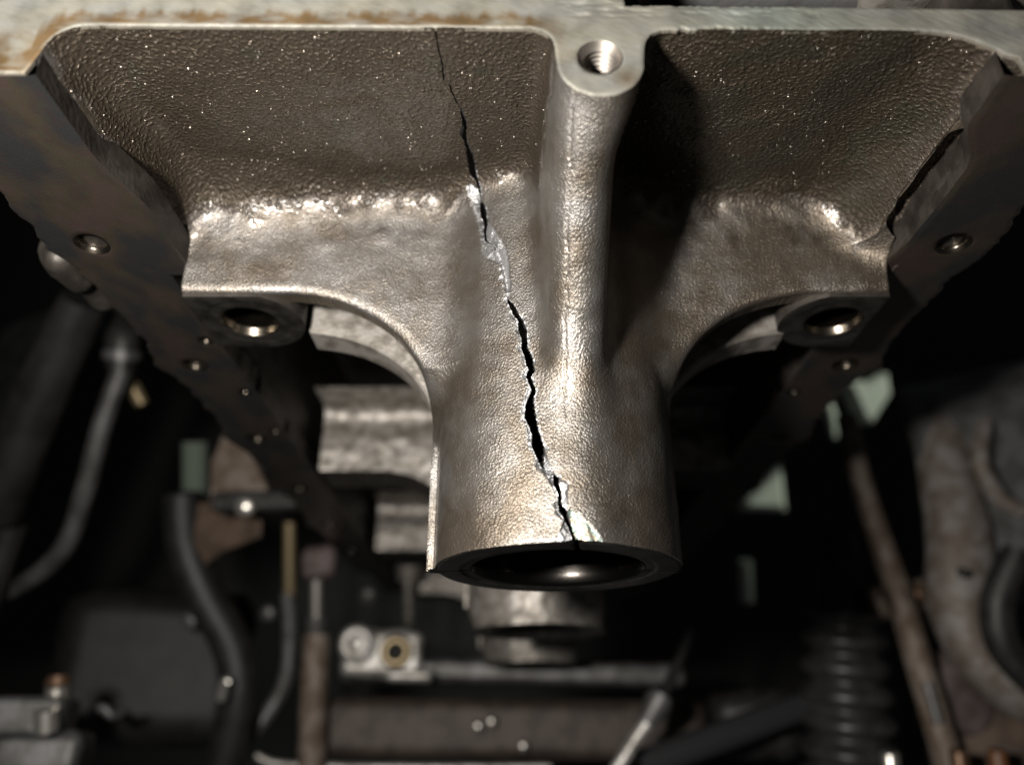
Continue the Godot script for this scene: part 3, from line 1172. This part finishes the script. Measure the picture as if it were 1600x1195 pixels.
func rear_webs(root: Node3D) -> void:
	rear = true
	var cell := 1.0
	var u0 := -106.0
	var v0 := -80.0
	var nu := int(226.0 / cell)
	var nv := int(110.0 / cell)
	var T := depths(u0, v0, nu, nv, cell)
	var P := PackedVector3Array()
	var G := PackedFloat32Array()
	var C := PackedColorArray()
	for j in nv:
		for i in nu:
			var u := u0 + i * cell
			var v := v0 + j * cell
			var p := point(u, v, T[j * nu + i])
			var g := minf(outline(u, p.y, p.z), minf(u + 101.0, 115.0 - u))
			var t := T[j * nu + i] + (nz.lump as FastNoiseLite).get_noise_3dv(p) * 0.9 + (nz.skin as FastNoiseLite).get_noise_3dv(p * 0.7) * 0.25
			g = minf(g, p.z - 172.0)
			P.append(world(point(u, v, t)))
			G.append(g)
			C.append(Color.WHITE)
	var K := PackedByteArray()
	K.resize(P.size())
	var r := clipped(P, G, K, C, nu, nv, 1)
	var mesh := mesh_of(r, 0)
	var st := begin()
	var st2 := begin()
	for e in r.rim:
		var a: Vector3 = r.P[e[0]]
		var b: Vector3 = r.P[e[1]]
		var mid := (a + b) * 500.0
		if mid.y > BOTTOM + 1.0:
			put_wall(st if mid.x < BX else st2, a, b, Vector3(0, 0, -0.03), Color.WHITE)
	var soffits := [st.commit(), st2.commit()]
	var prof := [Vector2(BR - 0.4, 0.0), Vector2(24.0, 0.2), Vector2(22.6, 1.2), Vector2(22.6, 60.0), Vector2(0, 60)]
	var ring := lathe(Vector3(BX, BOTTOM, -BD) * MM, Vector3.UP, prof, 48).commit()
	for k in 3:
		var web := part(root, "rear_bearing_web", mesh, "cast_rear")
		web.position.z -= (184.0 + 92.0 * k * 2.0) * MM if k < 2 else 552.0 * MM
		web.position.y += 6.0 * MM
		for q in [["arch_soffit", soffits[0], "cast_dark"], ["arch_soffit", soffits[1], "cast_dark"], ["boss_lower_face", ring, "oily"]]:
			var o := MeshInstance3D.new()
			o.name = q[0]
			o.mesh = q[1]
			o.material_override = M[q[2]]
			web.add_child(o, true)
	rear = false


# ------------------------------------------------------------------ things farther back in the engine bay

# a place from the photograph's measured bearing (px of 1600 x 1195) and its depth along the lens axis in mm
func at(px: float, py: float, z: float) -> Vector3:
	var a := (px - 800.0) / FOCAL
	var b := (597.5 - py) / FOCAL
	var c := cos(deg_to_rad(PITCH))
	var s := sin(deg_to_rad(PITCH))
	return Vector3(a, b * c + s, -(c - b * s)) * z * MM


func engine_bay() -> void:
	# hoses, rods and pipes
	solo("metal_pipe", "grey metal pipe running down from a rubber elbow, leftmost of the pipes", "pipe", sweep([at(196, 560, 520), at(160, 660, 520), at(128, 780, 522), at(96, 860, 525), at(30, 915, 530), at(-30, 935, 535)], [6.2, 6.2, 6.2, 6.2, 5.6, 5.6], 18).commit(), "grey_steel")
	var el := thing("rubber_elbow", "dull grey rubber elbow on top of the leftmost grey pipe", "hose elbow", at(180, 520, 520))
	part(el, "elbow", sweep([at(150, 470, 540), at(178, 498, 528), at(190, 530, 520), at(188, 580, 519)], [9.0, 11.5, 11.0, 8.5], 18).commit(), "black_steel")
	part(el, "clamp_band", sweep([at(190, 548, 519), at(189, 562, 519)], [11.8, 11.8], 24).commit(), "grey_steel")
	solo("radiator_hose", "thick black rubber hose bending down below the brown heat shield", "hose", sweep([at(285, 770, 560), at(290, 850, 560), at(320, 930, 560), at(362, 1010, 560), at(372, 1090, 555), at(350, 1200, 550)], [13.5, 13.5, 14, 14, 14, 14], 20).commit(), "rubber")
	var bt := thing("brass_tipped_tube", "bent grey tube with a dull brass upper end", "tube", at(450, 930, 600))
	part(bt, "tube", sweep([at(449, 925, 600), at(452, 985, 600), at(446, 1060, 595), at(410, 1125, 585), at(345, 1200, 570)], [5.6, 5.6, 5.6, 5.6, 5.6], 16).commit(), "grey_steel")
	part(bt, "brass_end", sweep([at(452, 815, 600), at(452, 930, 600)], [4.6, 4.6], 16).commit(), "brass")
	var sr := thing("steering_shaft", "grey brown shaft hanging under a mauve rubber cap", "shaft", at(490, 1195, 560))
	part(sr, "shaft", sweep([at(495, 990, 570), at(490, 1080, 560), at(486, 1230, 548)], [9.5, 9.8, 10.0], 18).commit(), "rusty")
	part(sr, "bright_pin", sweep([at(494, 905, 572), at(494, 975, 571)], [4.2, 4.2], 18).commit(), "bright_steel")
	part(sr, "collar", sweep([at(494, 962, 571), at(495, 1000, 570)], [7.0, 7.6], 18).commit(), "grey_steel")
	part(sr, "rubber_cap", soft_box(at(500, 880, 574), Basis(Vector3(0, 0, 1), 0.05), Vector3(25, 24, 20), 6.0, 1.0).commit(), "mauve")

	# brown heat shield above the big hose, and the bar it is bolted to
	var hs := thing("heat_shield", "rust brown cone of sheet metal with a pale worn lower edge", "heat shield", at(370, 800, 540))
	part(hs, "shield", plate(at(375, 735, 545), Vector3(1, 0, 0.25), Vector3(0.05, 1, 0.35), [Vector2(-24, -26), Vector2(26, -26), Vector2(22, -16), Vector2(8, 14), Vector2(0, 24), Vector2(-12, 26), Vector2(-22, 8)], 7.0, 2.0).commit(), "rusty")
	part(hs, "lower_skirt", plate(at(350, 830, 548), Vector3(1, 0, 0.3), Vector3(0.05, 1, 0.2), [Vector2(-26, 22), Vector2(-24, -8), Vector2(-14, -22), Vector2(0, -14), Vector2(30, -6), Vector2(30, 12), Vector2(10, 20)], 5.0, 1.5).commit(), "brown")
	var bar := thing("bolted_bar", "black steel bar below the brown heat shield with one shiny bolt", "bar", at(400, 785, 500))
	part(bar, "bar", soft_box(at(415, 784, 505), Basis(Vector3(0, 0, 1), 0.02), Vector3(68, 13, 14), 4.0, 0.8).commit(), "black_steel")
	part(bar, "bolt_head", lathe(at(383, 792, 492), Vector3(0.0, -0.35, 1), [Vector2(6, -4), Vector2(6, 2), Vector2(4.8, 3.6), Vector2(0, 4.2)], 6 * 4).commit(), "bright_steel")
	solo("coolant_canister", "pale grey green upright canister in the dark beside the heat shield", "canister", sweep([at(304, 690, 640), at(304, 790, 640)], [10, 10], 24).commit(), "wall_pale")
	solo("spark_lead", "small pale connector hanging in the dark left of the oil pan rail", "connector", sweep([at(196, 588, 560), at(207, 605, 560), at(222, 632, 560)], [4.2, 5.6, 4.6], 14).commit(), "brass")

	# left: strut tower, engine mount
	solo("strut_tower", "dark dented sheet metal strut tower along the left edge", "strut tower", plate(at(40, 720, 560), Vector3(1, 0.1, 0.45), Vector3(0.3, 1, 0.0), [Vector2(-90, -120), Vector2(18, -120), Vector2(22, 10), Vector2(34, 150), Vector2(-90, 150)], 16.0, 5.0).commit(), "black_steel")
	solo("slanted_strut", "slanted dark steel strut crossing in front of the strut tower", "strut", sweep([at(130, 470, 470), at(70, 600, 480), at(-10, 800, 495)], [13, 15, 16], 18).commit(), "black_steel")
	var em := thing("engine_mount", "grey alloy engine mount block with a copper topped bolt", "engine mount", at(60, 1195, 420))
	part(em, "mount_block", soft_box(at(30, 1120, 420), Basis(Vector3(0, 1, 0), 0.25), Vector3(50, 20, 40), 4.0, 1.0).commit(), "grey_steel")
	part(em, "mount_foot", soft_box(at(65, 1178, 425), Basis(Vector3(0, 1, 0), 0.25), Vector3(46, 24, 36), 7.0, 1.5).commit(), "grey_steel")
	part(em, "bolt", sweep([at(88, 1100, 418), at(88, 1072, 419)], [5.6, 5.6], 20).commit(), "bright_steel")
	part(em, "bolt_tip", sweep([at(90, 1068, 420), at(91, 1054, 421)], [7.0, 5.0], 20).commit(), "copper")
	part(em, "added_glint", sweep([at(72, 1142, 402), at(72, 1108, 403)], [6.0, 6.0], 20).commit(), "bright_steel")  # bright stub added for the reflection on the mount block
	solo("wiring_clip", "small grey wiring clip standing beside the engine mount bolt", "clip", sweep([at(140, 1112, 500), at(160, 1106, 500), at(176, 1118, 500), at(196, 1110, 500)], [2.2, 3.2, 3.0, 2.2], 10).commit(), "grey_steel")
	solo("gearbox_housing", "broad dark gearbox housing between the left mount and the thick hose", "gearbox", soft_box(at(240, 1040, 640), Basis(Vector3(0, 1, 0), 0.3), Vector3(150, 120, 60), 26.0, 6.0).commit(), "housing_black")
	for q in [[297, 970, 590, "round pale bolt head on the dark gearbox beside the thick hose"], [575, 930, 610, "bright stud end under the rearmost bearing webs"], [418, 958, 630, "small bolt head in the dark beside the bent tube"]]:
		solo("hex_bolt", q[3], "bolt", lathe(at(q[0], q[1], q[2]), Vector3(0, -0.3, 1), [Vector2(6.2, -5), Vector2(6.2, 1.5), Vector2(4.6, 3.2), Vector2(0, 3.6)], 24).commit(), "grey_steel")
	solo("bleed_nipple", "pale metal nipple standing on the thick black hose", "nipple", sweep([at(345, 1092, 520), at(352, 1066, 520), at(358, 1066, 520)], [3.6, 3.8, 2.4], 14).commit(), "bright_steel")

	# middle: alloy bracket on the crossmember
	var br := thing("alloy_bracket", "pale cast alloy bracket with a tan ringed hole below the last bearing bosses", "bracket", at(620, 1070, 600))
	part(br, "bracket_body", soft_box(at(600, 1022, 620), Basis(Vector3(0, 0, 1), -0.03), Vector3(64, 36, 24), 7.0, 3.0).commit(), "pale_alloy")
	part(br, "bracket_ear", lathe(at(557, 1005, 598), Vector3(0.1, 0, 1), [Vector2(5, -2), Vector2(6, 3), Vector2(11, 3.5), Vector2(14, 0), Vector2(14.5, -8)], 36).commit(), "pale_alloy")
	part(br, "bracket_foot", soft_box(at(640, 1056, 592), Basis(Vector3(0, 0, 1), -0.02), Vector3(36, 9, 20), 4.4, 0.8).commit(), "pale_alloy")
	part(br, "bushing", lathe(at(618, 1018, 602), Vector3(0.05, -0.05, 1), [Vector2(6.2, -6), Vector2(6.4, 2.5), Vector2(7.6, 3.4), Vector2(10.5, 3), Vector2(12, 0), Vector2(13, -5)], 40).commit(), "brass")
	part(br, "bushing_hole", lathe(at(618, 1018, 602), Vector3(0.05, -0.05, 1), [Vector2(6.25, 2.4), Vector2(6.2, -4), Vector2(0, -4)], 30).commit(), "matt")
	solo("crossmember", "wide dark steel crossmember with a worn bright upper edge", "crossmember", soft_box(at(800, 1052, 640), Basis(Vector3(0, 0, 1), -0.02), Vector3(280, 18, 46), 6.0, 2.0).commit(), "grey_steel")
	solo("subframe_beam", "long brownish black subframe beam below the grey crossmember", "beam", soft_box(at(800, 1140, 600), Basis(Vector3(0, 0, 1), -0.01), Vector3(290, 42, 60), 10.0, 3.0).commit(), "brown_black")
	for q in [[747, 1135, 560, "bigger bright fleck of bare bolt on the brownish beam"], [768, 1128, 562, "smaller bare bolt beside the bigger one on the brownish beam"], [818, 1166, 558, "bare bolt end low on the brownish beam"]]:
		solo("bolt_end", q[3], "bolt", lathe(at(q[0], q[1], q[2]), Vector3(0.1, -0.2, 1), [Vector2(3.6, -6), Vector2(3.4, 1.0), Vector2(2.2, 2.2), Vector2(0, 2.4)], 18).commit(), "bright_steel")
	solo("floor_rail", "pale bare metal strip along the bottom below the subframe beam", "strip", sweep([at(400, 1180, 560), at(450, 1196, 560), at(640, 1200, 560), at(860, 1198, 562)], [2.4, 3.0, 3.0, 2.2], 10).commit(), "pale_alloy")
	for q in [[638, 905, 975, 690, 4.6, "thin grey stud hanging beside the bearing bosses"], [640, 880, 905, 700, 13.0, "stubby grey alloy lug above the thin stud"]]:
		solo("hanging_stud", q[5], "stud", sweep([at(q[0], q[1], q[3]), at(q[0], q[2], q[3])], [q[4], q[4] * 0.85], 16).commit(), "cast_rear")

	# right: sensor lead, black rod, boot, control rod, subframe
	var sl := thing("grease_nozzle", "grey connector on a thin pale slanted rod near the bottom middle", "connector", at(985, 1195, 470))
	part(sl, "rod", sweep([at(1022, 1115, 480), at(990, 1160, 475), at(955, 1215, 468)], [4.2, 4.2, 4.4], 16).commit(), "pale_alloy")
	part(sl, "connector_body", sweep([at(1036, 1083, 482), at(1028, 1098, 481), at(1010, 1128, 478)], [6.0, 9.0, 5.2], 18).commit(), "grey_steel")
	part(sl, "lead", sweep([at(1036, 1088, 482), at(1062, 1030, 500), at(1080, 985, 520)], [4.0, 3.4, 3.0], 12).commit(), "rubber")
	solo("black_rod", "glossy black rod rising gently toward the ribbed boot", "rod", sweep([at(1000, 1195, 500), at(1100, 1160, 510), at(1230, 1112, 530), at(1290, 1095, 540)], [9, 9.5, 9.5, 9], 18).commit(), "gloss_black")
	var boot := thing("ribbed_boot", "black ribbed rubber boot with shiny ridges below a dark steel neck", "rubber boot", at(1325, 1195, 540))
	var top := at(1318, 958, 545)
	var low := at(1330, 1215, 520)
	var prof := []
	var length := top.distance_to(low) / MM
	for k in 7 * 8 + 1:
		var f := k / 56.0
		prof.append(Vector2(24.0 + 5.5 * f + 8.5 * absf(cos(f * 6.0 * PI)) ** 1.1 - 4.5, f * length))
	part(boot, "bellows", lathe(top, low - top, prof, 48).commit(), "boot_rubber")
	part(boot, "neck", sweep([at(1312, 830, 560), at(1314, 900, 553), at(1318, 962, 545)], [11, 12, 19], 24).commit(), "black_steel")
	var cr := thing("control_rod", "long rusty brown rod with a shiny worn patch near its lower end", "control rod", at(1470, 1195, 480))
	part(cr, "rod", sweep([at(1322, 650, 560), at(1352, 770, 545), at(1402, 920, 520), at(1432, 1020, 505), at(1462, 1120, 490), at(1490, 1215, 475)], [7.0, 7.4, 8.6, 8.8, 9, 9], 20).commit(), "rusty")
	part(cr, "worn_patch", sweep([at(1449, 1066, 488), at(1467, 1130, 478)], [3.2, 3.0], 16).commit(), "grey_steel")
	var pl := thing("link_bracket", "pale brown link bracket crossing behind the long rusty rod", "bracket", at(1410, 940, 540))
	part(pl, "link", soft_box(at(1425, 932, 545), Basis(Vector3(0, 0, 1), 0.22), Vector3(58, 21, 20), 7.0, 1.5).commit(), "rusty")
	part(pl, "link_end", sweep([at(1372, 945, 528), at(1385, 941, 526)], [11, 11], 24).commit(), "rusty")
	part(pl, "link_bolt", lathe(at(1440, 926, 532), Vector3(0, 0, 1), [Vector2(6, -3), Vector2(6, 2), Vector2(4, 3.4), Vector2(0, 3.6)], 24).commit(), "copper")
	var sf := thing("suspension_arm", "big mud grey suspension arm with a small dark hole curving down", "suspension arm", at(1540, 1100, 480))
	var arm := sweep([at(1455, 620, 600), at(1480, 740, 560), at(1500, 850, 530), at(1500, 950, 515), at(1545, 1045, 500), at(1640, 1110, 490)], [17, 19, 21, 20, 16, 15], 24)
	part(sf, "arm", arm.commit(), "rusty_grey")
	part(sf, "arm_web", plate(at(1550, 780, 545), Vector3(1, 0.2, 0.3), Vector3(0.25, 1, 0.1), [Vector2(-40, -60), Vector2(10, -76), Vector2(60, -60), Vector2(70, 90), Vector2(-30, 96), Vector2(-34, 40)], 14.0, 4.0).commit(), "grey_steel")
	part(sf, "rib", sweep([at(1540, 660, 545), at(1532, 720, 530), at(1560, 775, 525), at(1600, 800, 520)], [5, 6, 6, 5], 14).commit(), "rusty_grey")
	part(sf, "arm_hole", lathe(at(1505, 894, 486), Vector3(-0.2, -0.1, 1), [Vector2(3.2, 0.6), Vector2(3.0, -2.0), Vector2(0, -2.2)], 20).commit(), "matt")
	solo("brake_hose", "dark smooth hose lying against the big suspension arm", "hose", sweep([at(1590, 860, 480), at(1560, 940, 475), at(1570, 1010, 470), at(1620, 1070, 465)], [8, 10, 10, 9], 18).commit(), "black_steel")
	solo("dust_cover", "pinkish grey crumpled dust cover behind the curved arm", "cover", soft_box(at(1500, 1085, 520), Basis(Vector3(0, 0, 1), -0.5), Vector3(44, 52, 30), 12.0, 4.0).commit(), "mauve")
	solo("axle_housing", "dark round axle housing in the lower right corner", "housing", lathe(at(1590, 1180, 500), Vector3(-0.3, 0.1, 1), [Vector2(46, -40), Vector2(46, 0), Vector2(40, 10), Vector2(20, 14), Vector2(0, 15)], 40).commit(), "brown")
	for q in [[1500, 1186, 440, "copper", "reddish copper fitting at the bottom beside the rusty rod"], [1560, 1186, 440, "orange_paint", "orange painted fitting at the bottom right corner"], [1392, 1190, 450, "bright_steel", "pale steel fitting at the bottom beside the ribbed boot"]]:
		solo("pipe_fitting", q[4], "fitting", lathe(at(q[0], q[1], q[2]), Vector3(0, 1, 0.2), [Vector2(0, 5), Vector2(4.4, 5), Vector2(5.0, 4), Vector2(5.0, -12)], 24).commit(), q[3])
	solo("hub_carrier", "dark rounded hub carrier beside the ribbed boot in the shade", "hub", soft_box(at(1180, 1130, 600), Basis(Vector3(0, 1, 0), -0.3), Vector3(70, 50, 50), 18.0, 4.0).commit(), "black_steel")

	# added pale shapes standing in for the daylit workshop seen through the gaps
	solo("daylit_gap_wide", "pale green translucent shape standing in for the daylit workshop in the gap by the right rail", "tank", plate(at(1352, 628, 900), Vector3(1, 0.05, 0), Vector3(0.1, 1, 0.2), [Vector2(-24, 24), Vector2(0, 22), Vector2(20, 32), Vector2(26, 30), Vector2(26, 6), Vector2(14, -8), Vector2(0, -26), Vector2(-10, -26), Vector2(-20, 8)], 30.0, 5.0).commit(), "daylit_gap")
	solo("daylit_gap_low", "dim green grey shape standing in for a daylit gap deep in the engine bay between the bearing web and boot", "bottle", plate(at(1188, 762, 950), Vector3(1, 0, 0), Vector3(0.05, 1, 0.2), [Vector2(-26, -26), Vector2(26, -28), Vector2(24, 34), Vector2(12, 30), Vector2(4, 8), Vector2(-10, -6), Vector2(-22, -16)], 30.0, 5.0).commit(), "daylit_gap")
	solo("daylit_gap_slim", "slim pale sliver standing in for daylight left of the green shape", "bottle", sweep([at(1292, 630, 880), at(1298, 650, 880), at(1304, 684, 880)], [6, 7, 3], 16).commit(), "daylit_gap")
	solo("daylit_gap_faint", "small grey blue vertical streak standing in for daylight deep in the dark beyond the cracked boss", "tube", sweep([at(1165, 876, 800), at(1168, 940, 800)], [6.5, 6.5], 18).commit(), "daylit_gap")

	# above the end flange: gearbox bell housing, out of focus
	solo("bell_housing", "grey leathery cast bell housing above the end flange", "housing", soft_box(at(1490, -46, 222), Basis(Vector3(1, 0, 0), 0.3), Vector3(60, 26, 40), 11.0, 1.0).commit(), "cast_rear")
	solo("starter_body", "smooth grey starter motor body above the middle of the end flange", "starter motor", sweep([at(1010, -32, 222), at(1150, -36, 224), at(1370, -33, 226)], [9.5, 9.8, 9.5], 30).commit(), "grey_steel")
	solo("cable_guide", "bare grey guide plate above the threaded hole in the flange", "plate", soft_box(at(885, -28, 218), Basis(Vector3(1, 0, 0), 0.2), Vector3(22, 14, 16), 3.0, 0.6).commit(), "pale_alloy")

	# the bulkhead that closes the bay behind, and the floor pan above it
	var bk := soft_box(at(800, 600, 1500), Basis(), Vector3(2600, 1800, 40), 10.0).commit()
	var b := solo("bulkhead", "soot black bulkhead closing the engine bay behind everything", "bulkhead", bk, "matt")
	b.set_meta("kind", "structure")
